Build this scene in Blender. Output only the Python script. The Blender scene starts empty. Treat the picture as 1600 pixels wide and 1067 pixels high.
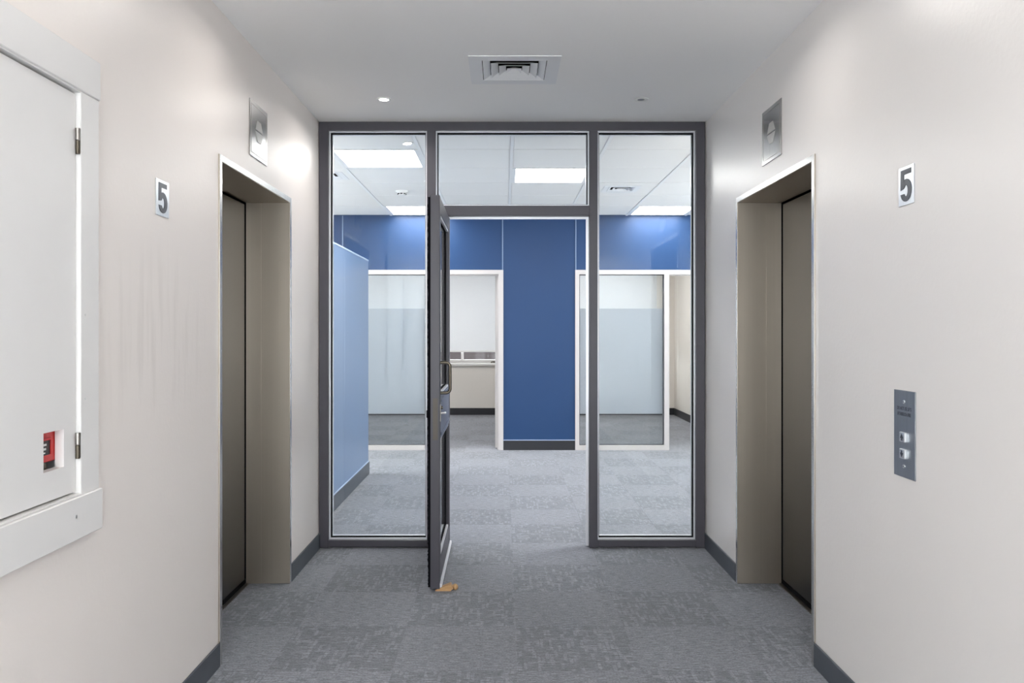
import bpy, bmesh, math, random
from mathutils import Vector

random.seed(7)
SC = bpy.context.scene
COL = SC.collection

# ------------------------------------------------------------------ camera
cam_d = bpy.data.cameras.new('camera')
cam = bpy.data.objects.new('camera', cam_d)
COL.objects.link(cam)
cam.location = (0, 0, 1.376)
cam.rotation_euler = (math.pi / 2, 0, 0)
cam_d.sensor_fit = 'HORIZONTAL'
cam_d.sensor_width = 36.0
cam_d.lens = 29.03
cam_d.shift_x = 13 / 1600
cam_d.shift_y = -16.5 / 1600
cam_d.clip_start = 0.05
SC.camera = cam

# ------------------------------------------------------------------ world, exposure
W = bpy.data.worlds.new('world')
SC.world = W
W.use_nodes = True
bg = W.node_tree.nodes['Background']
bg.inputs[0].default_value = (0.95, 0.975, 1.0, 1)
bg.inputs[1].default_value = 4.4
SC.view_settings.view_transform = 'Standard'
SC.view_settings.look = 'None'
SC.view_settings.gamma = 1
SC.view_settings.use_curve_mapping = False
SC.view_settings.exposure = 1.37
try:
    SC.cycles.use_denoising = True
    SC.cycles.max_bounces = 14
    SC.cycles.diffuse_bounces = 7
    SC.cycles.glossy_bounces = 5
    SC.cycles.transparent_max_bounces = 24
    SC.cycles.caustics_reflective = False
    SC.cycles.caustics_refractive = False
    SC.cycles.sample_clamp_indirect = 6.0
except Exception:
    pass

# light levels (lamps are built further down, with their fixtures)
DOWN_W = 0.35          # watts of one recessed lobby downlight
DOWN_COL = (1.0, 0.955, 0.90)
TROFFER_L = 8.2      # radiance of a back-room light panel
OFFICE_L = 10.0  # added office ceiling panels, not in view
LOBBY_L = 3.2         # added, unseen panels over the lobby behind the camera
COOL = (1.0, 0.98, 0.955)

# ------------------------------------------------------------------ materials
class N:
    """tiny node-tree builder"""
    def __init__(s, name):
        s.m = bpy.data.materials.new(name)
        s.m.use_nodes = True
        s.t = s.m.node_tree
        s.t.nodes.clear()
        s.out = s.t.nodes.new('ShaderNodeOutputMaterial')
    def n(s, typ, ins=None, **kw):
        nd = s.t.nodes.new(typ)
        for k, v in kw.items():
            setattr(nd, k, v)
        for k, v in (ins or {}).items():
            if isinstance(v, bpy.types.NodeSocket):
                s.t.links.new(v, nd.inputs[k])
            else:
                nd.inputs[k].default_value = v
        return nd
    def math(s, op, a, b=0.0, c=0.0):
        return s.n('ShaderNodeMath', {0: a, 1: b, 2: c}, operation=op).outputs[0]
    def mix(s, f, a, b, blend='MIX'):
        nd = s.n('ShaderNodeMix', data_type='RGBA', blend_type=blend)
        for k, v in ((0, f), (6, a), (7, b)):
            if isinstance(v, bpy.types.NodeSocket):
                s.t.links.new(v, nd.inputs[k])
            else:
                nd.inputs[k].default_value = v
        return nd.outputs[2]
    def ramp(s, f, stops):
        nd = s.n('ShaderNodeValToRGB', {0: f})
        el = nd.color_ramp.elements
        while len(el) < len(stops):
            el.new(0.5)
        for e, (p, c) in zip(el, stops):
            e.position = p
            e.color = (c, c, c, 1) if not isinstance(c, tuple) else c
        return nd.outputs[0]
    def pos(s):
        return s.n('ShaderNodeNewGeometry').outputs['Position']
    def mapped(s, v, scale, loc=(0, 0, 0)):
        return s.n('ShaderNodeMapping', {'Vector': v, 'Scale': scale, 'Location': loc}).outputs[0]
    def noise(s, v, scale=1.0, detail=3.0, rough=0.55):
        return s.n('ShaderNodeTexNoise', {'Vector': v, 'Scale': scale, 'Detail': detail, 'Roughness': rough}).outputs[0]
    def bsdf(s, **ins):
        return s.n('ShaderNodeBsdfPrincipled', {k.replace('_', ' '): v for k, v in ins.items()})
    def done(s, sh):
        s.t.links.new(sh, s.out.inputs[0])
        return s.m

def rgb(r, g, b):
    return (r, g, b, 1)

def simple(name, c, rough=0.5, metal=0.0, spec=0.5, grain=0.0):
    k = N(name)
    col = rgb(*c)
    if grain:
        f = k.noise(k.mapped(k.pos(), (9, 9, 9)), 1.0, 4)
        col = k.mix(f, rgb(*[x * (1 - grain) for x in c]), rgb(*[min(1, x * (1 + grain)) for x in c]))
    b = k.bsdf(Base_Color=col, Roughness=rough, Metallic=metal)
    b.inputs['Specular IOR Level'].default_value = spec
    return k.done(b.outputs[0])

def wall_paint(name, c, rough, spec, stain=0.05, smear=None, bumpy=0.05):
    k = N(name)
    p = k.pos()
    f = k.noise(k.mapped(p, (1.3, 1.3, 0.9)), 1.0, 4)
    col = k.mix(f, rgb(*[x * (1 - stain) for x in c]), rgb(*[min(1, x * (1 + stain)) for x in c]))
    if smear:                                     # wiped-on vertical marks on the plaster
        st = k.noise(k.mapped(p, (1, 22, 2.2)), 1.0, 3)
        sep = k.n('ShaderNodeSeparateXYZ', {0: p})
        dy = k.math('DIVIDE', k.math('SUBTRACT', sep.outputs[1], smear[0]), smear[1])
        dz = k.math('DIVIDE', k.math('SUBTRACT', sep.outputs[2], smear[2]), smear[3])
        r = k.math('ADD', k.math('MULTIPLY', dy, dy), k.math('MULTIPLY', dz, dz))
        msk = k.math('MAXIMUM', k.math('SUBTRACT', 1.0, r), 0.0)
        m2 = k.math('MULTIPLY', k.ramp(st, [(0.48, 0.0), (0.66, 1.0)]), msk)
        col = k.mix(k.math('MULTIPLY', m2, 0.40), col, rgb(c[0] * 0.80, c[1] * 0.79, c[2] * 0.78))
    tex = k.noise(k.mapped(p, (60, 60, 60)), 1.0, 2)
    bump = k.n('ShaderNodeBump', {'Strength': bumpy, 'Distance': 0.01, 'Height': tex})
    b = k.bsdf(Base_Color=col, Roughness=rough, Normal=bump.outputs[0])
    b.inputs['Specular IOR Level'].default_value = spec
    return k.done(b.outputs[0])

def brushed(name, c, rough, vertical=True, spread=0.12):
    k = N(name)
    p = k.pos()
    sc = (90, 90, 1.2) if vertical else (3, 3, 160)
    f = k.noise(k.mapped(p, sc), 1.0, 3)
    col = k.mix(f, rgb(*[x * (1 - spread) for x in c]), rgb(*[min(1, x * (1 + spread)) for x in c]))
    bump = k.n('ShaderNodeBump', {'Strength': 0.02, 'Distance': 0.004, 'Height': f})
    b = k.bsdf(Base_Color=col, Roughness=rough, Metallic=1.0, Normal=bump.outputs[0])
    return k.done(b.outputs[0])

def clear_glass(name, tint=(0.97, 0.985, 0.98), refl=1.0):
    k = N(name)
    fr = k.n('ShaderNodeFresnel', {'IOR': 1.45}).outputs[0]
    tr = k.n('ShaderNodeBsdfTransparent', {0: rgb(*tint)})
    gl = k.n('ShaderNodeBsdfGlossy', {'Color': (1, 1, 1, 1), 'Roughness': 0.0})
    mx = k.n('ShaderNodeMixShader', {0: k.math('MULTIPLY', fr, refl), 1: tr.outputs[0], 2: gl.outputs[0]})
    return k.done(mx.outputs[0])

def frosted(name):
    k = N(name)
    tl = k.n('ShaderNodeBsdfTranslucent', {0: rgb(0.65, 0.655, 0.675)})
    df = k.n('ShaderNodeBsdfDiffuse', {0: rgb(0.80, 0.82, 0.86)})
    m = k.n('ShaderNodeMixShader', {0: 0.45, 1: tl.outputs[0], 2: df.outputs[0]})
    tr = k.n('ShaderNodeBsdfTransparent', {0: rgb(0.8, 0.88, 0.92)})
    m2 = k.n('ShaderNodeMixShader', {0: 0.10, 1: m.outputs[0], 2: tr.outputs[0]})
    return k.done(m2.outputs[0])

def blind_cloth(name):
    k = N(name)
    w = k.noise(k.mapped(k.pos(), (40, 40, 300)), 1.0, 2)
    c = k.mix(w, rgb(0.82, 0.83, 0.845), rgb(0.87, 0.88, 0.895))
    tl = k.n('ShaderNodeBsdfTranslucent', {0: c})
    df = k.n('ShaderNodeBsdfDiffuse', {0: c})
    m = k.n('ShaderNodeMixShader', {0: 0.82, 1: tl.outputs[0], 2: df.outputs[0]})
    return k.done(m.outputs[0])

def lamp_mat(name, c, strength):
    k = N(name)
    e = k.n('ShaderNodeEmission', {0: rgb(*c), 1: strength})
    return k.done(e.outputs[0])

TX, TY, TS = 0.054, 3.343, 0.505          # carpet tile grid origin and pitch

def carpet(name):
    k = N(name)
    p = k.pos()
    s = k.n('ShaderNodeSeparateXYZ', {0: p})
    u = k.math('DIVIDE', k.math('SUBTRACT', s.outputs[0], TX), TS)
    v = k.math('DIVIDE', k.math('SUBTRACT', s.outputs[1], TY), TS)
    iu, iv = k.math('FLOOR', u), k.math('FLOOR', v)
    par = k.math('ABSOLUTE', k.math('MODULO', k.math('ADD', iu, iv), 2.0))     # 0 patterned, 1 plain
    cell = k.n('ShaderNodeCombineXYZ', {0: iu, 1: iv, 2: 3.7}).outputs[0]
    rnd = k.n('ShaderNodeTexWhiteNoise', {0: cell}, noise_dimensions='3D').outputs[0]
    # loop-pile striation, running across the corridor, and coarse speckle
    st = k.noise(k.mapped(p, (22, 130, 1)), 1.0, 4, 0.7)
    st2 = k.noise(k.mapped(p, (120, 190, 1)), 1.0, 2, 0.6)
    sm = k.math('ADD', k.math('MULTIPLY', st, 0.6), k.math('MULTIPLY', st2, 0.4))
    plain = k.ramp(sm, [(0.39, (0.071, 0.075, 0.090, 1)), (0.50, (0.155, 0.163, 0.192, 1)), (0.61, (0.277, 0.289, 0.333, 1))])
    # block figure of the patterned tiles: crowded short upright and lying dashes
    vor = k.n('ShaderNodeTexVoronoi', {'Vector': k.mapped(p, (52, 11, 1)), 'Scale': 1.0, 'Randomness': 0.9},
              distance='CHEBYCHEV', feature='F1', voronoi_dimensions='2D')
    vor2 = k.n('ShaderNodeTexVoronoi', {'Vector': k.mapped(p, (12, 46, 1), (3.3, 1.7, 0)), 'Scale': 1.0, 'Randomness': 0.9},
               distance='CHEBYCHEV', feature='F1', voronoi_dimensions='2D')
    def dashes(vv, lo):
        on = k.ramp(k.n('ShaderNodeSeparateColor', {0: vv.outputs['Color']}).outputs[0], [(lo, 0.0), (lo + .04, 1.0)])
        core = k.ramp(vv.outputs['Distance'], [(0.34, 1.0), (0.42, 0.0)])
        return k.math('MULTIPLY', on, core)
    blk = k.math('MAXIMUM', dashes(vor, 0.55), dashes(vor2, 0.78))
    dark = k.ramp(sm, [(0.39, (0.050, 0.061, 0.074, 1)), (0.50, (0.119, 0.125, 0.147, 1)), (0.61, (0.210, 0.219, 0.253, 1))])
    lite = k.mix(1.0, plain, rgb(1.08, 1.08, 1.08), 'MULTIPLY')
    fig = k.mix(blk, dark, lite)
    col = k.mix(par, fig, plain)
    tone = k.math('ADD', 0.93, k.math('MULTIPLY', rnd, 0.14))
    worn = k.math('ADD', 0.80, k.math('MULTIPLY', k.noise(k.mapped(p, (1.6, 1.6, 1)), 1.0, 3), 0.40))
    tw = k.math('MULTIPLY', tone, worn)
    col = k.mix(1.0, col, k.n('ShaderNodeCombineColor', {0: tw, 1: tw, 2: tw}).outputs[0], 'MULTIPLY')
    bump = k.n('ShaderNodeBump', {'Strength': 0.5, 'Distance': 0.006, 'Height': sm})
    b = k.bsdf(Base_Color=col, Roughness=0.95, Normal=bump.outputs[0])
    b.inputs['Specular IOR Level'].default_value = 0.15
    b.inputs['Sheen Weight'].default_value = 0.25
    b.inputs['Sheen Roughness'].default_value = 0.6
    return k.done(b.outputs[0])

def wood(name):
    k = N(name)
    f = k.noise(k.mapped(k.pos(), (30, 160, 160)), 1.0, 4)
    c = k.mix(f, rgb(0.36, 0.19, 0.075), rgb(0.62, 0.39, 0.19))
    b = k.bsdf(Base_Color=c, Roughness=0.5)
    return k.done(b.outputs[0])

M = dict(
    cream_l=wall_paint('cream_wall_left', (0.80, 0.745, 0.71), 0.38, 0.45, 0.03, (2.80, 0.55, 1.36, 0.34)),
    cream_r=wall_paint('cream_wall_right', (0.81, 0.78, 0.76), 0.34, 0.60, 0.03),
    cream=wall_paint('cream_wall', (0.72, 0.685, 0.64), 0.5, 0.3, 0.03),
    ceil=wall_paint('ceiling_paint', (0.93, 0.925, 0.92), 0.7, 0.2, 0.012),
    tile=wall_paint('ceiling_tile_white', (0.88, 0.865, 0.845), 0.8, 0.2, 0.015),
    tbar=simple('grid_white', (0.88, 0.88, 0.885), 0.5),
    white=simple('white_gloss_paint', (0.74, 0.725, 0.715), 0.35, 0, 0.5, 0.02),
    offwhite=simple('white_frame_paint', (0.52, 0.492, 0.485), 0.4),
    blue=wall_paint('blue_paint', (0.011, 0.045, 0.130), 0.42, 0.35, 0.04, bumpy=0.005),
    screen=wall_paint('blue_sheen_paled', (0.15, 0.225, 0.36), 0.36, 0.55, 0.04, bumpy=0.0),  # the screen wall's sheen is put into a paler base blue
    bluecap=simple('pale_blue_cap', (0.42, 0.52, 0.68), 0.4),
    base=simple('slate_baseboard', (0.068, 0.078, 0.096), 0.45, 0, 0.4, 0.15),
    blackbase=simple('black_baseboard', (0.016, 0.017, 0.022), 0.5),
    frame=simple('grey_powder_coat', (0.060, 0.056, 0.070), 0.42, 0.1, 0.5),
    bead=simple('bright_aluminium_bead', (0.80, 0.80, 0.84), 0.3, 0.35),
    gasket=simple('black_gasket', (0.005, 0.005, 0.007), 0.9, 0, 0.08),
    glass=clear_glass('clear_glass', (0.97, 0.98, 0.98), 0.5),
    tealglass=clear_glass('office_glass', (0.938, 0.962, 0.978), 0.5),
    winglass=clear_glass('coated_window_glass', (0.95, 0.97, 0.97), 0.15),
    frost=frosted('frosted_film'),
    steel=brushed('brushed_steel', (0.51, 0.45, 0.38), 0.38, True, 0.04),
    steeldoor=brushed('brushed_steel_door', (0.056, 0.054, 0.052), 0.30, True, 0.05),
    steelface=brushed('polished_steel_edge', (0.72, 0.71, 0.70), 0.22),
    plate=brushed('satin_plate', (0.46, 0.455, 0.45), 0.22),
    callplate=brushed('call_plate_steel', (0.36, 0.38, 0.41), 0.38),
    signplate=brushed('sign_plate_silver', (0.70, 0.72, 0.75), 0.3),
    silver=simple('satin_silver', (0.72, 0.72, 0.72), 0.3, 1.0),
    pearl=simple('pearl_lens', (0.50, 0.49, 0.47), 0.25),
    ink=simple('slate_ink', (0.040, 0.045, 0.060), 0.35),
    dark=simple('unlit_void_black', (0.006, 0.006, 0.007), 0.9, 0, 0.08),  # near-black stands in for the shade inside gaps and openings
    bronze=simple('dark_bronze', (0.10, 0.085, 0.065), 0.28, 0.8),
    brownplate=simple('aged_brown_plate', (0.085, 0.072, 0.062), 0.45, 0.3),
    rail=simple('grey_rail_reflection_blue', (0.15, 0.165, 0.22), 0.30, 0.2),  # door rail grey with its bluish reflection put into the colour
    hinge=brushed('hinge_steel', (0.33, 0.31, 0.29), 0.35),
    red=simple('red_plastic', (0.52, 0.022, 0.022), 0.3),
    blacklab=simple('black_label', (0.012, 0.012, 0.014), 0.35),
    whiteplas=simple('white_plastic', (0.82, 0.82, 0.80), 0.4),
    louvre=simple('louvre_white', (0.84, 0.85, 0.87), 0.45),
    carpet=carpet('carpet_tiles'),
    wood=wood('pine_wood'),
    blind=blind_cloth('roller_blind_cloth'),
    brick=simple('mauve_brick', (0.013, 0.0095, 0.010), 0.85, 0, 0.2, 0.25),
    lens=lamp_mat('downlight_lens', (1.0, 0.98, 0.95), 9.0),
    troffer=lamp_mat('light_panel_diffuser', COOL, TROFFER_L),
    office_tr=lamp_mat('added_office_panel_glow', COOL, OFFICE_L),
    lobby_tr=lamp_mat('added_lobby_panel_glow', (1.0, 0.965, 0.925), LOBBY_L),
)

# ------------------------------------------------------------------ geometry helpers
WLOC = {}                                   # world location of every object made here

def bx(bm, x0, x1, y0, y1, z0, z1, bev=0.0):
    xs, ys, zs = sorted((x0, x1)), sorted((y0, y1)), sorted((z0, z1))
    v = [bm.verts.new((x, y, z)) for x in xs for y in ys for z in zs]
    fs = [bm.faces.new([v[i] for i in f]) for f in
          ((0, 1, 3, 2), (4, 6, 7, 5), (0, 4, 5, 1), (2, 3, 7, 6), (0, 2, 6, 4), (1, 5, 7, 3))]
    if bev:
        es = list({e for f in fs for e in f.edges})
        bmesh.ops.bevel(bm, geom=es, offset=bev, segments=1, affect='EDGES', profile=0.5)
    return bm

def cells(us, vs, solid, d0, d1, axis):
    """one closed slab on a grid of cells; solid(i, j) says which cells are filled. axis = the thickness direction"""
    bm = bmesh.new()
    cache = {}
    def P(i, j, k):
        key = (i, j, k)
        if key not in cache:
            u, v, d = us[i], vs[j], (d0, d1)[k]
            cache[key] = bm.verts.new({'x': (d, u, v), 'y': (u, d, v), 'z': (u, v, d)}[axis])
        return cache[key]
    nu, nv = len(us) - 1, len(vs) - 1
    S = lambda i, j: 0 <= i < nu and 0 <= j < nv and solid(i, j)
    for i in range(nu):
        for j in range(nv):
            if not S(i, j):
                continue
            for k in (0, 1):
                bm.faces.new([P(i, j, k), P(i + 1, j, k), P(i + 1, j + 1, k), P(i, j + 1, k)])
            if not S(i - 1, j): bm.faces.new([P(i, j, 0), P(i, j, 1), P(i, j + 1, 1), P(i, j + 1, 0)])
            if not S(i + 1, j): bm.faces.new([P(i + 1, j, 0), P(i + 1, j, 1), P(i + 1, j + 1, 1), P(i + 1, j + 1, 0)])
            if not S(i, j - 1): bm.faces.new([P(i, j, 0), P(i, j, 1), P(i + 1, j, 1), P(i + 1, j, 0)])
            if not S(i, j + 1): bm.faces.new([P(i, j + 1, 0), P(i, j + 1, 1), P(i + 1, j + 1, 1), P(i + 1, j + 1, 0)])
    bmesh.ops.recalc_face_normals(bm, faces=bm.faces)
    return bm

def ring(u0, u1, v0, v1, w, d0, d1, axis):
    return cells([u0, u0 + w, u1 - w, u1], [v0, v0 + w, v1 - w, v1], lambda i, j: not (i == 1 and j == 1), d0, d1, axis)

def box(*a, bev=0.0):
    return bx(bmesh.new(), *a, bev=bev)

def cyl(p, axis, r, l, seg=20, r2=None, bev=0.0):
    """cylinder from point p along +axis"""
    bm = bmesh.new()
    bmesh.ops.create_cone(bm, cap_ends=True, segments=seg, radius1=r, radius2=r if r2 is None else r2, depth=l)
    rot = {'x': Vector((0, 0, 1)).rotation_difference(Vector((1, 0, 0))), 'y': Vector((0, 0, 1)).rotation_difference(Vector((0, 1, 0))),
           'z': Vector((0, 0, 1)).rotation_difference(Vector((0, 0, 1)))}[axis]
    d = {'x': Vector((1, 0, 0)), 'y': Vector((0, 1, 0)), 'z': Vector((0, 0, 1))}[axis]
    for v in bm.verts:
        v.co = rot @ v.co + Vector(p) + d * (l / 2)
    return bm

def tube(path, r, seg=10):
    bm = bmesh.new()
    pts = [Vector(p) for p in path]
    rings = []
    up = None
    for i, p in enumerate(pts):
        t = (pts[min(i + 1, len(pts) - 1)] - pts[max(i - 1, 0)]).normalized()
        a = Vector((0, 1, 0)) if abs(t.y) < 0.9 else Vector((1, 0, 0))
        if up is None:
            up = t.cross(a).normalized()
        up = (up - t * up.dot(t)).normalized()
        b = t.cross(up)
        rings.append([bm.verts.new(p + (up * math.cos(q) + b * math.sin(q)) * r) for q in (2 * math.pi * k / seg for k in range(seg))])
    for A, B in zip(rings, rings[1:]):
        for k in range(seg):
            bm.faces.new([A[k], A[(k + 1) % seg], B[(k + 1) % seg], B[k]])
    bm.faces.new(rings[0]); bm.faces.new(rings[-1])
    bmesh.ops.recalc_face_normals(bm, faces=bm.faces)
    return bm

def prism(outline, d0, d1, place):
    """extruded outline; place(u, v, d) -> world point"""
    bm = bmesh.new()
    a = [bm.verts.new(place(u, v, d0)) for u, v in outline]
    b = [bm.verts.new(place(u, v, d1)) for u, v in outline]
    bm.faces.new(a); bm.faces.new(b)
    n = len(a)
    for i in range(n):
        bm.faces.new([a[i], a[(i + 1) % n], b[(i + 1) % n], b[i]])
    bmesh.ops.recalc_face_normals(bm, faces=bm.faces)
    bmesh.ops.triangulate(bm, faces=[f for f in bm.faces if len(f.verts) > 4])
    return bm

def obj(name, bm, mat, parent=None, smooth=False, label=None):
    me = bpy.data.meshes.new(name)
    if not bm.verts:
        raise ValueError(name)
    c = sum((v.co for v in bm.verts), Vector()) / len(bm.verts)
    for v in bm.verts:
        v.co -= c
    bm.to_mesh(me); bm.free()
    me.materials.append(M[mat])
    if smooth:
        me.shade_smooth()
        try:
            me.set_sharp_from_angle(angle=math.radians(40))
        except Exception:
            pass
    o = bpy.data.objects.new(name, me)
    COL.objects.link(o)
    o.parent = parent
    o.location = c - (WLOC[parent.name] if parent else Vector())
    WLOC[o.name] = c
    if label:
        o['label'] = label
    return o

def tag(o, label, cat, group=None, kind=None):
    o['label'] = label
    o['category'] = cat
    if group: o['group'] = group
    if kind: o['kind'] = kind
    return o

def thing(name, loc, label, cat, group=None, kind=None):
    o = bpy.data.objects.new(name, None)
    COL.objects.link(o)
    o.empty_display_size = 0.1
    o.location = loc
    WLOC[o.name] = Vector(loc)
    return tag(o, label, cat, group, kind)

def structure(name, bm, mat, label, cat):
    return tag(obj(name, bm, mat), label, cat, None, 'structure')

def copy_tree(o, parent=None):
    c = o.copy()
    COL.objects.link(c)
    c.parent = parent
    for ch in [x for x in COL.objects if x.parent == o]:
        copy_tree(ch, c)
    return c

# ------------------------------------------------------------------ key measures (metres; camera above the origin, looking along +Y)
XL, XR = -1.170, 1.279          # lobby side walls
H = 2.700                       # lobby ceiling
YB = -1.9                       # end of the lobby behind the camera
YP = 5.222                      # front face of the glazed partition
PD = 0.10                       # its depth
YR = YP + PD                    # start of the room behind
YW = 9.54                       # blue back wall
H2 = 2.707
YO = 13.55                      # outer wall of the offices
RX0, RX1 = -4.1, 3.9            # room behind
L0, L1 = 3.385, 4.525           # lift opening along the wall
LH = 2.103

# ------------------------------------------------------------------ floor and carpet tiles
floor = structure('floor', box(RX0 - .2, RX1 + .2, YB - .2, YO + .3, -0.12, -0.006), 'base', 'charcoal carpet-tiled floor of lift lobby and rooms', 'floor')
tile_me = None
def carpet_tile(i, j):
    global tile_me
    x0, y0 = TX + i * TS, TY + j * TS
    if tile_me is None:
        o = obj('carpet_tile', box(x0 + .00015, x0 + TS - .00015, y0 + .00015, y0 + TS - .00015, -0.006, 0, bev=0.0004), 'carpet', floor)
        tile_me = o.data
        return
    o = bpy.data.objects.new('carpet_tile', tile_me)
    COL.objects.link(o)
    o.parent = floor
    o.location = Vector((x0 + TS / 2, y0 + TS / 2, -0.003)) - WLOC['floor']
for j in range(-3, 4):
    for i in range(-3, 3):
        carpet_tile(i, j)
for j in range(4, 13):
    for i in range(-6, 6):
        carpet_tile(i, j)
def carpet_rest(x0, x1, y0, y1):
    o = obj('carpet_tile_field', box(x0, x1, y0, y1, -0.006, -0.0005), 'carpet', floor)
    o['kind'] = 'stuff'
ya, yb = TY - 3 * TS, TY + 13 * TS
carpet_rest(XL - .4, XR + .4, YB, ya)
carpet_rest(RX0, RX1, yb, YO)
carpet_rest(RX0, TX - 6 * TS, YR, yb)
carpet_rest(TX + 6 * TS, RX1, YR, yb)

# ------------------------------------------------------------------ lobby walls, ceiling
CAB = (1.02, 2.246, 0.935, 2.026)              # cupboard opening in the left wall: y0, y1, z0, z1
ys = [YB, CAB[0], CAB[1], L0, L1, YR]
zs = [0, CAB[2], CAB[3], LH, H + .1]
structure('wall_left', cells(ys, zs, lambda i, j: not ((i == 1 and j == 1) or (i == 3 and j < 3)), XL - .34, XL, 'x'), 'cream_l',
          'cream painted plaster wall of the lift lobby, on the left', 'wall')
structure('wall_right', cells([YB, L0, L1, YR], [0, LH, H + .1], lambda i, j: not (i == 1 and j == 0), XR, XR + .34, 'x'), 'cream_r',
          'cream painted plaster wall of the lift lobby, on the right', 'wall')
structure('wall_rear', cells([XL - .34, -1.05, 1.15, XR + .34], [0, .30, 2.55, H + .1], lambda i, j: not (i == 1 and j == 1), YB - .14, YB, 'y'), 'cream', 'cream end wall of the lift lobby behind the viewer', 'wall')
def added_window(name, axis, d0, d1, u0, u1, z0, z1, muls, label):  # for unseen windows, added to let daylight in
    c = ((u0 + u1) / 2, (d0 + d1) / 2) if axis == 'y' else ((d0 + d1) / 2, (u0 + u1) / 2)
    w = thing(name, (c[0], c[1], z0), label, 'window', None, 'structure')
    us = [u0, u0 + .05]
    for m in muls:
        us += [m - .02, m + .02]
    us += [u1 - .05, u1]
    obj('frame', cells(us, [z0, z0 + .055, z1 - .05, z1], lambda i, j: j != 1 or i % 2 == 0, d0, d1, axis), 'offwhite', w)
    dm = (d0 + d1) / 2
    for a, b in zip(us[1::2], us[2::2]):
        g = (a, b, dm - .003, dm + .003) if axis == 'y' else (dm - .003, dm + .003, a, b)
        obj('glass_pane', box(*g, z0 + .055, z1 - .05), 'winglass', w)
    return w
added_window('window_6', 'y', YB - .10, YB - .04, -1.05, 1.15, .30, 2.55, (.05,), 'added tall window for daylight at the lobby end behind the viewer')  # added behind the camera to lift lobby walls and ceiling
VX, VY = 0.053, 4.196                          # diffuser centre
cg = [XL - .3, VX - .175, VX + .175, XR + .3]
cv = [YB, VY - .175, VY + .175, YR]
structure('ceiling', cells(cg, cv, lambda i, j: not (i == 1 and j == 1), H, H + .09, 'z'), 'ceil', 'flat pale grey-white plaster ceiling of the lift lobby', 'ceiling')

def baseboard(name, bm, label, mat='base'):
    return structure(name, bm, mat, label, 'baseboard')
BH = 0.098
baseboard('baseboard_left', box(XL, XL + .009, YB, L0 - .004, 0, BH, bev=.002), 'slate baseboard below the white cupboard wall')
baseboard('baseboard_left', box(XL, XL + .009, L1 + .004, YP, 0, BH, bev=.002), 'short slate baseboard between left lift and glazed partition')
baseboard('baseboard_right', box(XR - .009, XR, YB, L0 - .004, 0, BH, bev=.002), 'slate baseboard below the lift call plate wall')
baseboard('baseboard_right', box(XR - .009, XR, L1 + .004, YP, 0, BH, bev=.002), 'short slate baseboard between right lift and glazed partition')

# ------------------------------------------------------------------ room behind the partition
structure('wall_front', cells([RX0, XL - .34, XR + .34, RX1], [0, H + .1], lambda i, j: i != 1, YR - .1, YR, 'y'), 'cream', 'cream front wall of the room behind the glazing', 'wall')
added_window('window_8', 'x', RX0 - .09, RX0 - .03, 6.10, 9.10, .75, 2.45, (6.9, 8.0), 'added wide daylight window at unseen left end of the back room')  # added out of view so daylight reaches the tile ceiling
structure('wall_side_left', cells([YR - .1, 6.10, 9.10, YW + .1], [0, .75, 2.45, H2 + .1], lambda i, j: not (i == 1 and j == 1), RX0 - .14, RX0, 'x'), 'cream', 'cream side wall of the back room, far left', 'wall')
added_window('window_7', 'x', RX1 + .03, RX1 + .09, 6.10, 9.10, .75, 2.45, (6.9, 8.0), 'added wide daylight window at unseen right end of the back room')  # added out of view to bring daylight from the right
structure('wall_side_right', cells([YR - .1, 6.10, 9.10, YW + .1], [0, .75, 2.45, H2 + .1], lambda i, j: not (i == 1 and j == 1), RX1, RX1 + .14, 'x'), 'cream', 'cream side wall of the back room, far right', 'wall')
GT = 2.080                                       # top of the office glazing
wb_x = [RX0, -3.30, -0.004, 0.826, 2.80, RX1]
structure('wall_back', cells(wb_x, [0, GT, H2 + .1], lambda i, j: j == 1 or i in (0, 2, 4), YW, YW + .10, 'y'), 'blue',
          'deep blue back wall with central blue pier between two glazed offices', 'wall')
baseboard('baseboard_back', box(-0.002, 0.824, YW - .010, YW, 0, .112, bev=.002), 'black baseboard at the foot of the blue pier', 'blackbase')
structure('trim_1', box(-0.002, 0.824, YW - .011, YW, .112, .119), 'bluecap', 'thin pale strip on top of the black pier baseboard', 'trim')
for n, x in enumerate((-1.86, -0.012, 0.833)):
    z0 = GT
    structure('trim_%d' % (n + 2), box(x - .006, x + .006, YW - .006, YW, z0, H2, bev=.002), 'screen',
              ('upright blue cover strip on the blue band near the screen wall', 'upright blue cover strip above the left office doorway jamb', 'upright blue cover strip above the right office glazing jamb')[n], 'trim')

# low blue screen wall on the left
sw = thing('screen_wall', (-1.355, 6.66, 0), 'low blue screen wall behind left glass, sheen painted pale, dark base', 'partition')
obj('panel', box(-1.405, -1.305, YR + .02, 7.96, 0.125, 2.045), 'screen', sw)
obj('cap', box(-1.408, -1.302, YR + .02, 7.963, 2.045, 2.060, bev=.002), 'bluecap', sw, label='pale cap strip')
obj('skirting', box(-1.415, -1.293, YR + .02, 7.965, 0, .118, bev=.002), 'base', sw, label='dark slate skirting')
obj('skirting_strip', box(-1.411, -1.299, YR + .02, 7.964, .118, .125), 'bluecap', sw, label='pale strip above the skirting')

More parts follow.
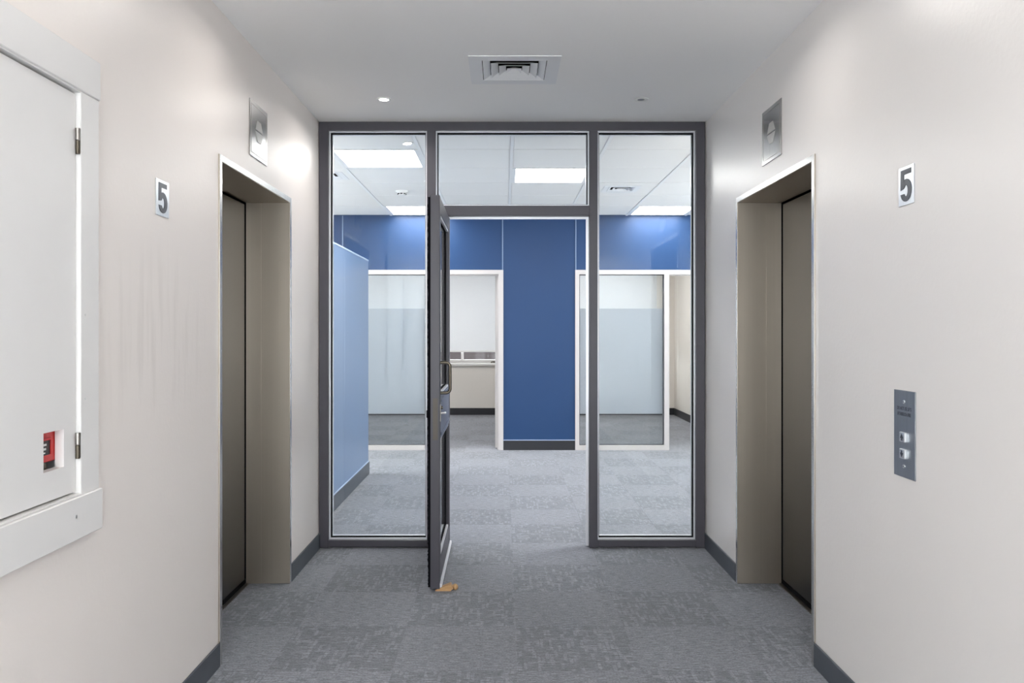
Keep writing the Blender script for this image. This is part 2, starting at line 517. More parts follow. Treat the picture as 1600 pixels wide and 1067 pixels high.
# suspended ceiling: tiles, runners
gx = [0.06 + .68 * k for k in range(-6, 7)]
gx = [x for x in gx if RX0 < x < RX1]
gy = [5.38 + .688 * k for k in range(0, 7)]
ceil2 = structure('ceiling', box(RX0, RX1, YR, YW + .02, H2 + .03, H2 + .10), 'base', 'white suspended tile ceiling of the room behind the glazing', 'ceiling')
LIGHT_CELLS = {(-2, 1), (0, 2), (-2, 5), (2, 5), (-4, 3), (4, 2), (-4, 0), (2, 0)}
VENT_CELLS = {(1, 3): (1.10, 7.775), (-3, 2): (-1.53, 7.10)}
X0 = 0.06
def cell_box(i, j):
    x0, x1 = X0 + i * .68, X0 + (i + 1) * .68
    y0, y1 = 5.38 + j * .688, 5.38 + (j + 1) * .688
    return max(x0, RX0), min(x1, RX1), y0, min(y1, YW)
for i in range(-7, 6):
    for j in range(0, 7):
        a, b, c, d = cell_box(i, j)
        if (i, j) in LIGHT_CELLS or b - a < .05 or d - c < .05:
            continue
        if (i, j) in VENT_CELLS:                 # tile cut out round an air vent
            vx, vy = VENT_CELLS[(i, j)]
            obj('ceiling_tile', cells([a + .013, vx - .130, vx + .130, b - .013], [c + .004, vy - .130, vy + .130, d - .004],
                                      lambda p, q: not (p == 1 and q == 1), H2 + .004, H2 + .028, 'z'), 'tile', ceil2)
            continue
        obj('ceiling_tile', box(a + .013, b - .013, c + .004, d - .004, H2 + .004, H2 + .028, bev=.003), 'tile', ceil2)
for x in gx:
    obj('grid_runner', box(x - .012, x + .012, YR, YW, H2, H2 + .012), 'tbar', ceil2)
obj('edge_angle', box(RX0, RX1, YR, 5.38 - .003, H2 + .003, H2 + .028), 'tile', ceil2)

def troffer(a, b, c, d, z, mat, label, group='square light panels in the tile ceiling'):
    t = thing('light_panel', ((a + b) / 2, (c + d) / 2, z), label, 'light panel', group)
    obj('frame', ring(a + .012, b - .012, c + .004, d - .004, .03, z + .001, z + .02, 'z'), 'tbar', t)
    obj('diffuser', box(a + .043, b - .043, c + .035, d - .035, z + .006, z + .016), mat, t, label='glowing white diffuser')
    return t
LP = {(-2, 1): 'glowing square ceiling panel seen at top of left glass pane', (0, 2): 'glowing square ceiling panel above the transom, middle of glazing',
      (-2, 5): 'glowing ceiling panel against blue wall beside open door leaf', (2, 5): 'glowing ceiling panel against blue wall in right glass pane'}
for (i, j) in sorted(LIGHT_CELLS):
    a, b, c, d = cell_box(i, j)
    troffer(a, b, c, d, H2, 'troffer', LP.get((i, j), {(-4, 3): 'glowing ceiling panel of the back room beyond the blue screen wall', (4, 2): 'glowing ceiling panel at the right end of the back room',
             (-4, 0): 'glowing ceiling panel beside the front wall, left end of back room', (2, 0): 'glowing ceiling panel just behind the lobby wall, right of glazing'}.get((i, j), '')))

# ------------------------------------------------------------------ office fronts in the back wall
def unit_pane(par, x0, x1, z0, z1, frost=True):
    obj('glass_pane', box(x0, x1, YW + .047, YW + .055, z0, z1), 'tealglass', par)
    if frost:
        obj('frosted_film', box(x0 + .002, x1 - .002, YW + .0555, YW + .0565, 0.413, 1.635), 'frost', par, label='frosted band across the glass')
    obj('glazing_gasket', ring(x0 - .004, x1 + .004, z0 - .004, z1 + .004, .014, YW + .030, YW + .0465, 'y'), 'ink', par)

w2 = thing('window_2', (-1.65, YW, 0), 'white framed office front with frosted glass, left of blue pier', 'window', None, 'structure')
xs = [-3.30, -3.25, -0.905, -0.845, -0.060, -0.004]
obj('frame', cells(xs, [0, .055, 2.030, GT], lambda i, j: j == 2 or i in (0, 2, 4) or (j == 0 and i == 1), YW - .012, YW + .112, 'y'), 'offwhite', w2)
unit_pane(w2, -3.25, -2.05, .055, 2.030); unit_pane(w2, -2.01, -0.905, .055, 2.030)
obj('mullion', box(-2.05, -2.01, YW - .004, YW + .10, .055, 2.03), 'offwhite', w2)
obj('door_stop', cells([-0.845, -0.833, -0.076, -0.060], [0, 2.014, 2.030], lambda i, j: j == 1 or i != 1, YW + .035, YW + .07, 'y'), 'offwhite', w2)

w3 = thing('window_3', (1.8, YW, 0), 'white framed office front with frosted glass, right of blue pier', 'window', None, 'structure')
xs = [0.826, 0.873, 1.855, 1.908, 2.745, 2.80]
obj('frame', cells(xs, [0, .055, 2.030, GT], lambda i, j: j == 2 or i in (0, 2, 4) or (j == 0 and i == 1), YW - .012, YW + .112, 'y'), 'offwhite', w3)
unit_pane(w3, .873, 1.855, .055, 2.030)
obj('door_stop', cells([1.908, 1.920, 2.733, 2.745], [0, 2.018, 2.030], lambda i, j: j == 1 or i != 1, YW + .035, YW + .07, 'y'), 'offwhite', w3)

# open white office door, folded back along the doorway
d2 = thing('door_2', (-0.078, YW + .12, 0), 'white office door standing open inward beside the blue pier', 'door', None, 'structure')
obj('leaf', box(-0.100, -0.062, YW + .12, YW + .93, .010, 2.015, bev=.002), 'offwhite', d2)
lev = obj('lever_handle', tube([(-0.100, YW + .87, .985), (-0.145, YW + .87, .985), (-0.152, YW + .86, .985), (-0.152, YW + .76, .985)], .010, 8), 'bronze', d2, True)
obj('rose', cyl((-0.108, YW + .87, .985), 'x', .025, .008, 16), 'bronze', d2, True)
for z in (1.82, 0.27):
    obj('hinge', cyl((-0.068, YW + .113, z - .05), 'z', .009, .10, 10), 'hinge', d2, True)

# offices
structure('wall_office', box(RX0, -3.3, YW + .1, YO, 0, H + .1), 'cream', 'cream end wall of the left office', 'wall')
structure('wall_divider', box(.37, .45, YW + .1, YO, 0, H + .1), 'cream', 'cream dividing wall between the two offices', 'wall')
structure('wall_office', box(2.80, 2.90, YW + .1, YO, 0, H + .1), 'cream', 'cream side wall seen through the right office doorway', 'wall')
structure('ceiling', box(RX0, RX1, YW + .1, YO + .2, H, H + .09), 'ceil', 'white ceiling over the two offices', 'ceiling')
WZ0, WZ1 = .85, 2.42
ox = [RX0, -2.95, 0.22, 0.58, 2.47, 2.95]
structure('wall_outer', cells(ox, [0, WZ0, WZ1, H + .1], lambda i, j: not (j == 1 and i in (1, 3)), YO, YO + .22, 'y'), 'cream', 'cream outer wall under the office windows', 'wall')
baseboard('baseboard_office', box(-3.3, .37, YO - .010, YO, 0, .112), 'black baseboard under the left office window', 'blackbase')
baseboard('baseboard_office', box(.45, 2.80, YO - .010, YO, 0, .112), 'black baseboard under the right office window', 'blackbase')
baseboard('baseboard_office', box(2.79, 2.80, YW + .115, YO - .01, 0, .112), 'black baseboard on the side wall of the right office', 'blackbase')

def office_window(n, x0, x1, muls, label):
    w = thing('window_%d' % n, ((x0 + x1) / 2, YO + .08, WZ0), label, 'window', None, 'structure')
    us = [x0, x0 + .05]
    for m in muls:
        us += [m - .02, m + .02]
    us += [x1 - .05, x1]
    obj('frame', cells(us, [WZ0, WZ0 + .055, WZ1 - .05, WZ1], lambda i, j: j != 1 or i % 2 == 0, YO + .05, YO + .11, 'y'), 'offwhite', w)
    for a, b in zip(us[1::2], us[2::2]):
        obj('glass_pane', box(a, b, YO + .075, YO + .081, WZ0 + .055, WZ1 - .05), 'winglass', w)
    obj('sill', box(x0 - .03, x1 + .03, YO - .05, YO + .05, WZ0 - .04, WZ0, bev=.003), 'white', w)
office_window(4, -2.95, 0.22, (-1.215, -.683), 'office window with white sill behind roller blinds, seen through left doorway')
office_window(5, 0.58, 2.47, (1.37,), 'office window behind roller blinds, seen through right office glass')

def blind(x0, x1, z0, label):
    t = thing('roller_blind', ((x0 + x1) / 2, YO - .03, 2.55), label, 'blind', 'pale roller blinds in the office windows')
    obj('cloth', box(x0, x1, YO - .032, YO - .030, z0 + .02, 2.55), 'blind', t)
    obj('bottom_rail', box(x0, x1, YO - .037, YO - .025, z0, z0 + .022, bev=.003), 'whiteplas', t, label='white bottom rail')
    obj('roller', cyl((x0, YO - .03, 2.57), 'x', .028, x1 - x0, 16), 'whiteplas', t, True)
    for x in (x0 - .006, x1):
        obj('bracket', box(x, x + .006, YO - .065, YO, 2.53, 2.61), 'whiteplas', t)
blind(-3.0, -1.225, 1.03, 'pale roller blind behind the frosted pane left of the glass door')
blind(-1.205, 0.25, 1.03, 'pale roller blind over brown view, seen through the left office doorway')
blind(0.52, 1.362, 1.03, 'narrow strip of pale roller blind at the blue pier, right office')
blind(1.385, 2.505, 1.03, 'wide pale roller blind behind frosted pane of the right office')
for x, n, xx in ((-1.4, 'left', 0), (1.6, 'right', 0)):  # ceiling lights added out of view to brighten the offices
    troffer(x - .6, x + .6, 11.3, 11.9, H - .022, 'office_tr', 'added oblong ceiling light of the %s office, out of sight above the glazing' % n, 'added ceiling lights of the offices')

# building across the street
bd = thing('street_building', (0, 22, -6), 'mauve brick building across the street below the blind edge', 'building')
bxs = [-14]
for k in range(9):
    bxs += [-13 + k * 3, -13 + k * 3 + 1.4]
bxs.append(14)
obj('facade', cells(bxs, [-6, -4.2, -2.6, -1.0, -.4, 1.35], lambda i, j: not (i % 2 == 1 and j in (1, 3)), 22, 22.3, 'y'), 'brick', bd)
for k in range(9):
    for z0, z1 in ((-4.2, -2.6), (-1.0, -.4)):
        f = obj('window', ring(-13 + k * 3, -13 + k * 3 + 1.4, z0, z1, .08, 22.08, 22.16, 'y'), 'offwhite', bd)
        obj('pane', box(-13 + k * 3 + .08, -13 + k * 3 + 1.32, 22.11, 22.13, z0 + .08, z1 - .08), 'ink', f)
obj('parapet', box(-14.1, 14.1, 21.9, 22.4, 1.35, 1.5), 'brick', bd)

# ------------------------------------------------------------------ glazed partition (grey aluminium)
def px(x): return (x - 787) * YP / 1290
def pz(y): return 1.376 - (y - 517) * YP / 1290
w1 = thing('window_1', (0.05, YP, 0), 'grey aluminium glazed partition with clear panes across end of lobby', 'window', None, 'structure')
P0, P1 = YP, YP + PD
xa, xb, xc, xd, xe, xf, xg, xh = XL + .003, px(513), px(667), px(680.5), px(921), px(934), px(1087.5), XR - .006
zt, zt2, zb = H, pz(203.5), pz(844)
tr1, tr0 = pz(321), pz(337)
obj('post', box(xa, xb, P0, P1, 0.004, zt - .001, bev=.0015), 'frame', w1)
obj('post', box(xg, xh, P0, P1, 0.004, zt - .001, bev=.0015), 'frame', w1)
obj('mullion', box(xc, xd, P0, P1, 0.004, zt2, bev=.0015), 'frame', w1)
obj('mullion', box(xe, xf, P0, P1, 0.004, zt2, bev=.0015), 'frame', w1)
obj('head_rail', box(xb, xg, P0 + .001, P1, zt2, zt - .001), 'frame', w1)
obj('transom', box(xd, xe, P0 + .001, P1, tr0, tr1, bev=.0015), 'frame', w1)
obj('bottom_rail', box(xb, xc, P0 + .001, P1, .010, zb, bev=.0015), 'frame', w1)
obj('bottom_rail', box(xf, xg, P0 + .001, P1, .010, zb, bev=.0015), 'frame', w1)
def pane(x0, x1, z0, z1):
    obj('glazing_bead', ring(x0, x1, z0, z1, .008, P0 + .026, P0 + .044, 'y'), 'bead', w1, label='bright aluminium glazing bead')
    obj('gasket', ring(x0, x1, z0, z1, .013, P0 + .0445, P0 + .0495, 'y'), 'gasket', w1)
    obj('glass_pane', box(x0 + .004, x1 - .004, P0 + .050, P0 + .058, z0 + .004, z1 - .004), 'glass', w1)
    obj('gasket', ring(x0, x1, z0, z1, .013, P0 + .0585, P0 + .0635, 'y'), 'gasket', w1)
    obj('glazing_bead', ring(x0, x1, z0, z1, .017, P0 + .064, P0 + .082, 'y'), 'bead', w1, label='bright aluminium glazing bead')
pane(xb, xc, zb, zt2)
pane(xf, xg, zb, zt2)
pane(xd, xe, tr1, zt2)
obj('door_stop', cells([xd, xd + .014, xe - .016, xe], [.004, tr0 - .014, tr0], lambda i, j: j == 1 or i != 1, P0 + .052, P0 + .07, 'y'), 'bead', w1, label='door stop strip, painted bright as a lit reveal')  # bright metal paints in the mullion reveal catching light

# ------------------------------------------------------------------ open glass door
HX, HY = -0.344, 5.285
TK = 0.050
d1 = thing('door_1', (HX, HY, 0), 'grey framed glass door standing open toward viewer, wedged on the carpet', 'door', None, 'structure')
ya, yb_ = 4.362, HY                    # free edge .. hinge edge (built straight, then swung a little)
x1, x0 = HX, HX - TK
zB, zT = 0.012, 2.094
SW = 0.085
obj('stile', box(x0, x1, ya, ya + SW, zB, zT, bev=.002), 'frame', d1)
obj('stile', box(x0, x1, yb_ - SW, yb_, zB, zT, bev=.002), 'frame', d1)
obj('top_rail', box(x0 + .001, x1 - .001, ya + SW, yb_ - SW, zT - .085, zT, bev=.002), 'frame', d1)
obj('lock_rail', box(x0 + .001, x1 - .001, ya + SW, yb_ - SW, .795, 1.030, bev=.002), 'rail', d1)
obj('rail_moulding', box(x1 - .001, x1 + .004, ya + SW, yb_ - SW, .815, .832, bev=.002), 'rail', d1)
obj('rail_moulding', box(x1 - .001, x1 + .004, ya + SW, yb_ - SW, .993, 1.010, bev=.002), 'rail', d1)
obj('bottom_rail', box(x0 + .001, x1 - .001, ya + SW, yb_ - SW, zB + .014, .150, bev=.002), 'frame', d1)
for z0, z1 in ((.150, .795), (1.030, zT - .085)):
    for xx in (x0 + .006, x1 - .018):
        for a, b in ((z0, z0 + .012), (z1 - .012, z1)):
            obj('glazing_bead', box(xx, xx + .012, ya + SW, yb_ - SW, a, b), 'bead', d1, label='bright aluminium glazing bead')
        for a, b in ((ya + SW, ya + SW + .012), (yb_ - SW - .012, yb_ - SW)):
            obj('glazing_bead', box(xx, xx + .012, a, b, z0 + .012, z1 - .012), 'frame', d1, label='dark grey upright glazing bead')
    for xx in (x0 + .018, x1 - .023):
        obj('gasket', ring(ya + SW, yb_ - SW, z0, z1, .016, xx, xx + .005, 'x'), 'gasket', d1)
    obj('glass_pane', box(x0 + .0235, x1 - .0235, ya + SW - .004, yb_ - SW + .004, z0 - .004, z1 + .004), 'glass', d1)
obj('weather_strip', box(x1 - .003, x1 + .011, ya + .012, yb_ - .002, zB + .002, zB + .026, bev=.003), 'bead', d1, label='bright sweep strip along bottom edge')
# black brush seal on the far side of the free edge
bm = bmesh.new()
n = 240
for k in range(n):
    z = zB + .01 + (zT - zB - .02) * k / (n - 1)
    d = .013 + random.uniform(-.0025, .0025)
    for yy in (ya + .001, ya + .012):
        bm.verts.new((x0 + .0005, yy, z)); bm.verts.new((x0 - d, yy, z))
bm.verts.ensure_lookup_table()
V = bm.verts
for k in range(n - 1):
    a, b = 4 * k, 4 * k + 4
    bm.faces.new([V[a], V[a + 1], V[b + 1], V[b]]); bm.faces.new([V[a + 2], V[b + 2], V[b + 3], V[a + 3]])
    bm.faces.new([V[a + 1], V[a + 3], V[b + 3], V[b + 1]]); bm.faces.new([V[a], V[b], V[b + 2], V[a + 2]])
bm.faces.new([V[0], V[2], V[3], V[1]]); bm.faces.new([V[4 * n - 4], V[4 * n - 3], V[4 * n - 1], V[4 * n - 2]])
obj('brush_seal', bm, 'gasket', d1, label='black brush seal along the free edge')
# D pull handle
hz0, hz1, hp, hy = 1.045, 1.207, .052, ya + .045
path = [(x1, hy, hz1)]
for q in range(0, 7):
    t = q / 6 * math.pi / 2
    path.append((x1 + hp - .022 + .022 * math.sin(t), hy, hz1 - .022 + .022 * math.cos(t)))
for q in range(0, 7):
    t = q / 6 * math.pi / 2
    path.append((x1 + hp - .022 + .022 * math.cos(t), hy, hz0 + .022 - .022 * math.sin(t)))
path.append((x1, hy, hz0))
obj('pull_handle', tube(path, .0085, 10), 'bronze', d1, True, 'dark bronze D pull handle')
# lock: cylinder, snib and edge plate
lk = obj('lock_plate', box(x1, x1 + .005, ya + .02, ya + .055, .895, .985, bev=.0015), 'hinge', d1, label='small grey lock plate')
obj('turn_snib', tube([(x1 + .004, ya + .036, .938), (x1 + .024, ya + .036, .938), (x1 + .027, ya + .05, .938)], .006, 8), 'silver', lk, True)
obj('key_cylinder', cyl((x1 + .004, ya + .036, .968), 'x', .009, .010, 14), 'bronze', lk, True)
obj('strike_latch', box(x0 - .022, x0 - .001, ya + .016, ya + .036, .915, .955, bev=.002), 'gasket', d1)
obj('lock_edge_plate', box(x0 + .014, x1 - .010, ya - .001, ya + .001, .80, 1.02), 'brownplate', d1, label='bronze lock plate on door edge')
obj('pivot', cyl((HX - .025, HY - .03, 0.0), 'z', .012, .014, 12), 'hinge', d1)
d1.rotation_euler.z = math.atan2(0.006, 0.92)

# ------------------------------------------------------------------ wooden door wedge
wy = 4.385
ws = thing('door_wedge', (-0.30, wy, 0), 'small pine door wedge with round knob end under the glass door', 'doorstop')
out = [(-.362, .0), (-.362, .006), (-.283, .037), (-.278, .034), (-.275, .026), (-.268, .022), (-.268, .010), (-.276, .006), (-.280, .0)]
obj('wedge', prism(out, wy - .018, wy + .018, lambda u, v, d: (u, d, v)), 'wood', ws)
bm = bmesh.new()
bmesh.ops.create_uvsphere(bm, u_segments=16, v_segments=10, radius=.0165)
for v in bm.verts:
    v.co = Vector((-.257 + v.co.x * .92, wy + v.co.y * 1.15, .0175 + v.co.z))
obj('knob', bm, 'wood', ws, True)

# ------------------------------------------------------------------ lift entrances
def lift(sgn, xw, label):
    """sgn -1: left wall (recess towards -X), +1: right wall"""
    t = thing('elevator_entrance', (xw, (L0 + L1) / 2, 0), label, 'elevator', 'lift doorways facing each other')
    pr = xw - sgn * .006                      # face, a touch proud of the plaster
    dp = xw + sgn * .232                      # landing door plane
    F = .030
    obj('jamb', box(pr, dp, L0, L0 + F, 0.001, LH, bev=.0015), 'steel', t)
    obj('jamb', box(pr, dp, L1 - F, L1, 0.001, LH, bev=.0015), 'steel', t)
    obj('jamb_return', box(xw + sgn * .150, dp, L1 - F - .0012, L1 - F + .001, 0.001, LH - F), 'steel', t)
    obj('head', box(pr, dp, L0 + F, L1 - F, LH - F, LH, bev=.0015), 'steel', t)
    for a, b in ((L0 + .0005, L0 + F - .004), (L1 - F + .004, L1 - .0005)):
        obj('edge_trim', box(pr - sgn * .0015, pr + sgn * .004, a, b, .001, LH - .001), 'steelface', t, label='bright polished edge')
    obj('edge_trim', box(pr - sgn * .0015, pr + sgn * .004, L0 + F - .004, L1 - F + .004, LH - F + .003, LH - .001), 'steelface', t, label='bright polished edge')
    mid = (L0 + L1) / 2
    for a, b in ((L0 + F + .003, mid - .002), (mid + .002, L1 - F - .013)):
        obj('door_panel', box(dp + sgn * .004, dp + sgn * .036, a, b, .012, LH - F - .010, bev=.002), 'steeldoor', t, label='dark brushed steel door panel')
    obj('gap_shade_lining', box(dp + sgn * .050, dp + sgn * .058, L0 + .003, L1 - .003, .002, LH - .002), 'dark', t)  # black sheets paint the shade in the gap round the panels
    obj('gap_shade_lining', ring(L0 + .002, L1 - .002, .002, LH - .002, F - .004, dp + sgn * .001, dp + sgn * .050, 'x'), 'dark', t)
    obj('sill', box(dp - sgn * .020, dp + sgn * .048, L0 + F + .001, L1 - F - .006, 0.0005, .005), 'hinge', t)
    return t
lift(-1, XL, 'closed brushed steel lift doorway in the left wall beside cream plaster')
lift(1, XR, 'closed brushed steel lift doorway in the right wall near the call plate')

# lanterns above
def lantern(sgn, xw, label):
    y0, y1, z0, z1 = 3.795, 4.075, 2.187, 2.449
    t = thing('lift_indicator', (xw, (y0 + y1) / 2, (z0 + z1) / 2), label, 'indicator', 'steel lift indicators above the doorways')
    a = xw - sgn * .004
    obj('plate', box(xw, a, y0, y1, z0, z1, bev=.0015), 'plate', t)
    obj('rim', ring(y0 + .018, y1 - .018, z0 + .018, z1 - .018, .0022, a - sgn * .0010, a, 'x'), 'hinge', t, label='thin raised border line')
    yc, zc = (y0 + y1) / 2 + .0, (z0 + z1) / 2 + .002
    up = [(-.056, .004), (.056, .004), (.026, .050), (-.026, .050)]
    for s in (1, -1):
        obj('arrow_lens', prism([(u, v * s) for u, v in up], 0, .0025, lambda u, v, d: (a - sgn * d, yc + u, zc + v)), 'pearl', t, label='pearl arrow-shaped lens')
    return t
lantern(-1, XL, 'square steel lift indicator with pearl arrows over the left lift')
lantern(1, XR, 'square steel lift indicator with pearl arrows over the right lift')

# floor-number plates
def five():
    """outline of a bold condensed 5, height 1, origin in its middle"""
    pts = [(-.33, .5), (.32, .5), (.32, .345), (-.12, .345), (-.13, .13)]
    pts += [(.36 * math.cos(t), -.15 + .35 * math.sin(t)) for t in [math.radians(d) for d in range(110, -164, -13)]]
    pts += [(.115 * math.cos(t), -.165 + .175 * math.sin(t)) for t in [math.radians(d) for d in range(-150, 136, 13)]]
    pts += [(-.12, -.09), (-.34, -.12)]
    return pts
def number_plate(sgn, xw, y0, y1, z0, z1, label):
    t = thing('floor_number_sign', (xw, (y0 + y1) / 2, (z0 + z1) / 2), label, 'sign', 'floor number plates reading 5')
    a = xw - sgn * .003
    obj('plate', box(xw, a, y0, y1, z0, z1, bev=.0006), 'signplate', t)
    yc, zc, h = (y0 + y1) / 2, (z0 + z1) / 2, (z1 - z0) * .83
    f = -sgn                                # reading direction along the wall
    obj('numeral', prism(five(), 0, .0012, lambda u, v, d: (a - sgn * d, yc - sgn * u * h, zc + v * h)), 'ink', t, label='dark bold numeral 5')
    return t
number_plate(-1, XL, 2.774, 2.880, 1.768, 1.891, 'silver plate with numeral 5 beside the white cupboard wall')
number_plate(1, XR, 2.569, 2.668, 1.776, 1.899, 'silver plate with numeral 5 above the lift call plate')

# lift call plate
cy0, cy1, cz0, cz1 = 2.560, 2.698, .909, 1.186
cp = thing('lift_call_plate', (XR, (cy0 + cy1) / 2, (cz0 + cz1) / 2), 'upright steel lift call plate with two arrow buttons and warning text', 'call panel')
obj('plate', box(XR - .004, XR, cy0, cy1, cz0, cz1, bev=.001), 'callplate', cp)
ycen = (cy0 + cy1) / 2
for z in (1.150, .945):
    s_ = obj('screw', cyl((XR - .0065, ycen, z), 'x', .006, .004, 14), 'silver', cp, True)
    obj('slot', box(XR - .0070, XR - .0063, ycen - .004, ycen + .004, z - .0008, z + .0008), 'ink', s_)
def R_place(cz):                             # text/arrow on the right wall: reading direction is -Y
    return lambda u, v, d: (XR - d, ycen - u, cz + v)
for z, s in ((1.038, 1), (.985, -1)):
    b = obj('button', box(XR - .012, XR - .003, ycen - .017, ycen + .017, z - .0155, z + .0155, bev=.0015), 'silver', cp, label='square silver call button')
    tri = [(-.010, -.003 * s), (.0, .011 * s), (.010, -.003 * s), (.004, -.003 * s), (.004, -.011 * s), (-.004, -.011 * s), (-.004, -.003 * s)]
    obj('arrow', prism(tri, .0121, .0127, R_place(z)), 'ink', b)
def lettering(txt, z, size, par, wscale):
    cu = bpy.data.curves.new('lettering', 'FONT')
    cu.body = txt
    cu.size = size
    cu.align_x = 'CENTER'
    cu.align_y = 'CENTER'
    cu.extrude = .0002
    cu.offset = .00015
    cu.materials.append(M['ink'])
    tmp = bpy.data.objects.new('text_tmp', cu)
    me = bpy.data.meshes.new_from_object(tmp)
    bpy.data.objects.remove(tmp)
    o = bpy.data.objects.new('lettering', me)
    COL.objects.link(o)
    o.parent = par
    o.rotation_euler = (math.pi / 2, 0, -math.pi / 2)
    o.scale = (wscale, 1, 1)
    o.location = Vector((XR - .0042, ycen, z)) - WLOC[par.name]
    o['label'] = 'engraved dark capitals'
lettering('DO NOT USE LIFTS', 1.128, .0155, cp, .70)
lettering('IF THERE IS A FIRE', 1.110, .0155, cp, .70)

# ------------------------------------------------------------------ white wall cupboard with call point behind its window
cb = thing('wall_cupboard', (XL, 1.65, .93), 'white timber wall cupboard with cut-out window and steel hinges', 'cupboard')
y0, y1, z0, z1 = CAB
FX = XL + .020
obj('jamb_trim', box(XL, FX, y1, y1 + .101, z0 - .006, z1 + .003, bev=.002), 'white', cb)
obj('jamb_trim', box(XL, FX, y0 - .101, y0, z0 - .006, z1 + .003, bev=.002), 'white', cb)
obj('head_trim', box(XL, XL + .024, y0 - .103, y1 + .103, z1 + .003, z1 + .110, bev=.002), 'white', cb)
obj('sill_trim', box(XL, XL + .029, y0 - .106, y1 + .104, z0 - .119, z0 - .005, bev=.002), 'white', cb)
obj('lining', cells([y0 - .002, y0 + .004, y1 - .0005, y1 + .004], [z0 - .004, z0 + .0002, z1 - .002, z1 + .004], lambda i, j: not (i == 1 and j == 1), XL - .14, XL + .019, 'x'), 'white', cb)
obj('back_board', box(XL - .150, XL - .140, y0 - .002, y1 + .004, z0 - .004, z1 + .004), 'white', cb)
dy0, dy1, dz0, dz1 = y0 + .008, y1 - .006, z0 + .006, z1 - .008
cut = (2.085, 2.182, 1.017, 1.117)
DX = XL + .008
dr = obj('door', cells([dy0, cut[0], cut[1], dy1], [dz0, cut[2], cut[3], dz1], lambda i, j: not (i == 1 and j == 1), DX - .024, DX, 'x'), 'white', cb)
for z in (1.892, 1.066):
    hg = obj('hinge', cyl((DX + .006, dy1 + .001, z + .002), 'z', .0065, .032, 12), 'hinge', cb, True, 'steel barrel hinge')
    obj('lower_knuckle', cyl((DX + .006, dy1 + .001, z - .036), 'z', .006, .036, 12), 'bronze', hg, True)
    obj('leaf_plate', box(DX + .001, DX + .012, dy1 + .003, dy1 + .0055, z - .034, z + .033), 'hinge', hg)
obj('screw', cyl((XL + .028, 2.205, .880), 'x', .0045, .002, 12), 'silver', cb, True)
for z in (1.42, 1.19):
    obj('screw', cyl((XL + .019, y1 + .024, z), 'x', .003, .002, 10), 'silver', cb, True)

# red call point mounted just behind the cut-out
fc = thing('fire_call_point', (XL - .02, 2.13, 1.07), 'red fire alarm call point behind the cupboard cut-out', 'fire alarm')
RXF = DX - .026
obj('housing', box(RXF - .10, RXF, 2.070, 2.196, 1.034, 1.122, bev=.003), 'red', fc)
obj('bezel', ring(2.100, 2.166, 1.048, 1.098, .006, RXF, RXF + .004, 'x'), 'red', fc)
ins = obj('insert', box(RXF - .001, RXF + .0015, 2.106, 2.160, 1.054, 1.092), 'blacklab', fc, label='black insert')
for k, (a, b, z) in enumerate(((2.108, 2.142, 1.081), (2.107, 2.140, 1.070), (2.110, 2.136, 1.060))):
    obj('white_mark', box(RXF + .0015, RXF + .0022, a, b, z - .0028 + .001 * (k == 2), z + .0028 - .001 * (k == 2)), 'whiteplas', ins)
obj('status_dot', cyl((RXF, 2.098, 1.041), 'x', .003, .002, 12), 'whiteplas', fc)
obj('mounting_foot', box(RXF - .11, RXF - .004, 2.072, 2.152, 1.012, 1.033), 'bronze', fc)

# ------------------------------------------------------------------ ceiling fittings
def ring_disc(c, r0, r1, z0, z1, seg=28):
    bm = bmesh.new()
    A = []
    for r, z in ((r1, z1), (r1, z0 + .001), (r1 - .002, z0), (r0, z0), (r0, z1)):
        A.append([bm.verts.new((c[0] + r * math.cos(2 * math.pi * k / seg), c[1] + r * math.sin(2 * math.pi * k / seg), z)) for k in range(seg)])
    for P, Q in zip(A, A[1:] + A[:1]):
        for k in range(seg):
            bm.faces.new([P[k], P[(k + 1) % seg], Q[(k + 1) % seg], Q[k]])
    bmesh.ops.recalc_face_normals(bm, faces=bm.faces)
    return bm

def downlight(x, y, z, label, lit=True, power=None, r=.042):
    t = thing('downlight', (x, y, z), label, 'downlight', 'round recessed downlights in the ceilings')
    obj('trim_ring', ring_disc((x, y), r * .66 if lit else r * .5, r, z - .004, z), 'whiteplas', t, True)
    obj('lens', cyl((x, y, z - .0025), 'z', r * .68 if lit else r * .52, .002, 24), 'lens' if lit else 'ink', t,
        label='glowing lens' if lit else 'dark unlit lens')
    if lit:
        ld = bpy.data.lights.new('downlight_lamp', 'AREA')
        ld.shape = 'DISK'
        ld.size = r * 1.3
        ld.energy = DOWN_W if power is None else power
        ld.color = DOWN_COL
        ld.spread = math.radians(158)
        lo = bpy.data.objects.new('downlight_lamp', ld)
        COL.objects.link(lo)
        lo.parent = t
        lo.location = (0, 0, -.005)
    return t
DLX = (-0.684, 0.785)
downlight(DLX[0], 4.718, H, 'lit round downlight nearest the partition on the left', power=2.2)
downlight(DLX[1], 4.718, H, 'unlit round downlight with dark centre near the partition', lit=False)
downlight(DLX[0], 3.26, H, 'lit round downlight cut by top edge, above left lift', power=1.3)
downlight(DLX[1], 3.26, H, 'lit round downlight cut by top edge, above right lift', power=1.3)
for y, w in ((1.84, 'above the cupboard'), (0.42, 'above the viewer'), (-1.0, 'behind the viewer')):
    for x, s in zip(DLX, ('left', 'right')):
        downlight(x, y, H, 'lit round lobby downlight %s, %s row, outside the picture' % (w, s))
downlight(-0.677, 5.857, H2 + .004, 'small lit downlight in tile ceiling at top of left pane', power=2.0, r=.036)
for y in (-0.3, -2.2):  # panels added behind the camera to brighten the lobby
    troffer(VX - .6, VX + .6, y - .3, y + .3, H - .022, 'lobby_tr', 'added oblong lobby ceiling light %s' % ('just behind the viewer' if y > -1 else 'at the far end behind the viewer'), 'added oblong ceiling lights of the lobby')

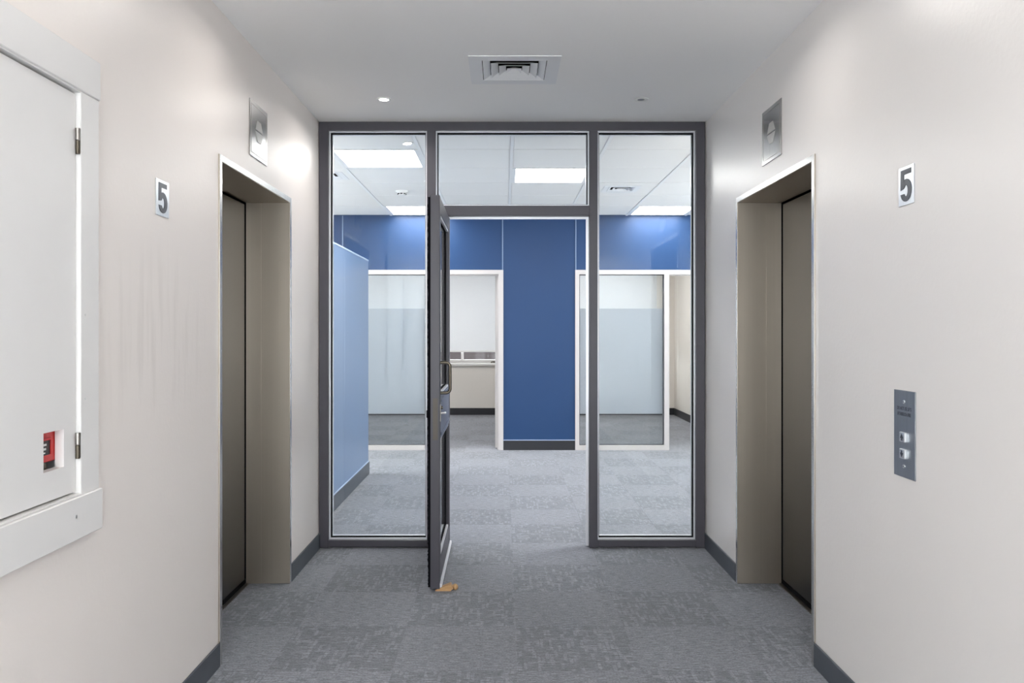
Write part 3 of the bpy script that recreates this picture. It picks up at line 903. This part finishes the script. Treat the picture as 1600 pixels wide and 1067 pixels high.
# four-way air diffuser
def frustum_ring(cx, cy, s0, z0, s1, z1, th=.0025):
    """sloping square louvre: lower half-size s0 at z0, upper half-size s1 at z1"""
    bm = bmesh.new()
    R = []
    for s, z in ((s0, z0), (s1, z1), (s1 - th, z1), (s0 - th, z0 - .0005)):
        R.append([bm.verts.new((cx + a * s, cy + b * s, z)) for a, b in ((-1, -1), (1, -1), (1, 1), (-1, 1))])
    for P, Q in zip(R, R[1:] + R[:1]):
        for k in range(4):
            bm.faces.new([P[k], P[(k + 1) % 4], Q[(k + 1) % 4], Q[k]])
    bmesh.ops.recalc_face_normals(bm, faces=bm.faces)
    return bm
def diffuser(cx, cy, half, z, label, n=4, depth=.05):
    t = thing('air_vent', (cx, cy, z), label, 'vent')
    k = half / .225
    fi, th = .160 * k, .163 * k
    obj('flange', ring(cx - half, cx + half, cy - half, cy + half, half - fi, z - .003, z, 'z'), 'louvre', t)
    obj('throat', ring(cx - th - .004, cx + th + .004, cy - th - .004, cy + th + .004, .003, z + .0005, z + depth + .03, 'z'), 'dark', t)  # throat and cap coloured black as the shade inside the vent
    obj('duct_cap', box(cx - th - .010, cx + th + .010, cy - th - .010, cy + th + .010, z + depth + .0305, z + depth + .036), 'dark', t)
    for q in range(n):
        s0 = fi * (1 - q / n) - .003 * k
        obj('louvre', frustum_ring(cx, cy, s0, z - .002, max(s0 - .033 * k, .006 * k), z + .013 * k, .003), 'louvre', t)
    return t
diffuser(VX, VY, .225, H, 'square white four-way air vent in lobby ceiling')
for (i, j), lab in (((1, 3), 'small square air vent in tile ceiling, right glass pane'), ((-3, 2), 'air vent in tile ceiling cut by left partition post')):
    vx, vy = VENT_CELLS[(i, j)]
    diffuser(vx, vy, .17, H2 + .004, lab, 3, -.008)

# smoke detector
sx, sy = -0.97, 7.87
sd = thing('smoke_detector', (sx, sy, H2 + .004), 'round white smoke detector on tile ceiling in left pane', 'detector')
obj('base', cyl((sx, sy, H2 - .012), 'z', .058, .016, 24, .062), 'whiteplas', sd, True)
obj('dome', cyl((sx, sy, H2 - .040), 'z', .030, .028, 24, .048), 'whiteplas', sd, True)
for k in range(8):
    a = k * math.pi / 4
    bm = box(-.010, .010, .0375, .0425, H2 - .032, H2 - .022)
    for v in bm.verts:
        x, y = v.co.x, v.co.y
        v.co.x, v.co.y = sx + x * math.cos(a) - y * math.sin(a), sy + x * math.sin(a) + y * math.cos(a)
    obj('slot', bm, 'dark', sd)
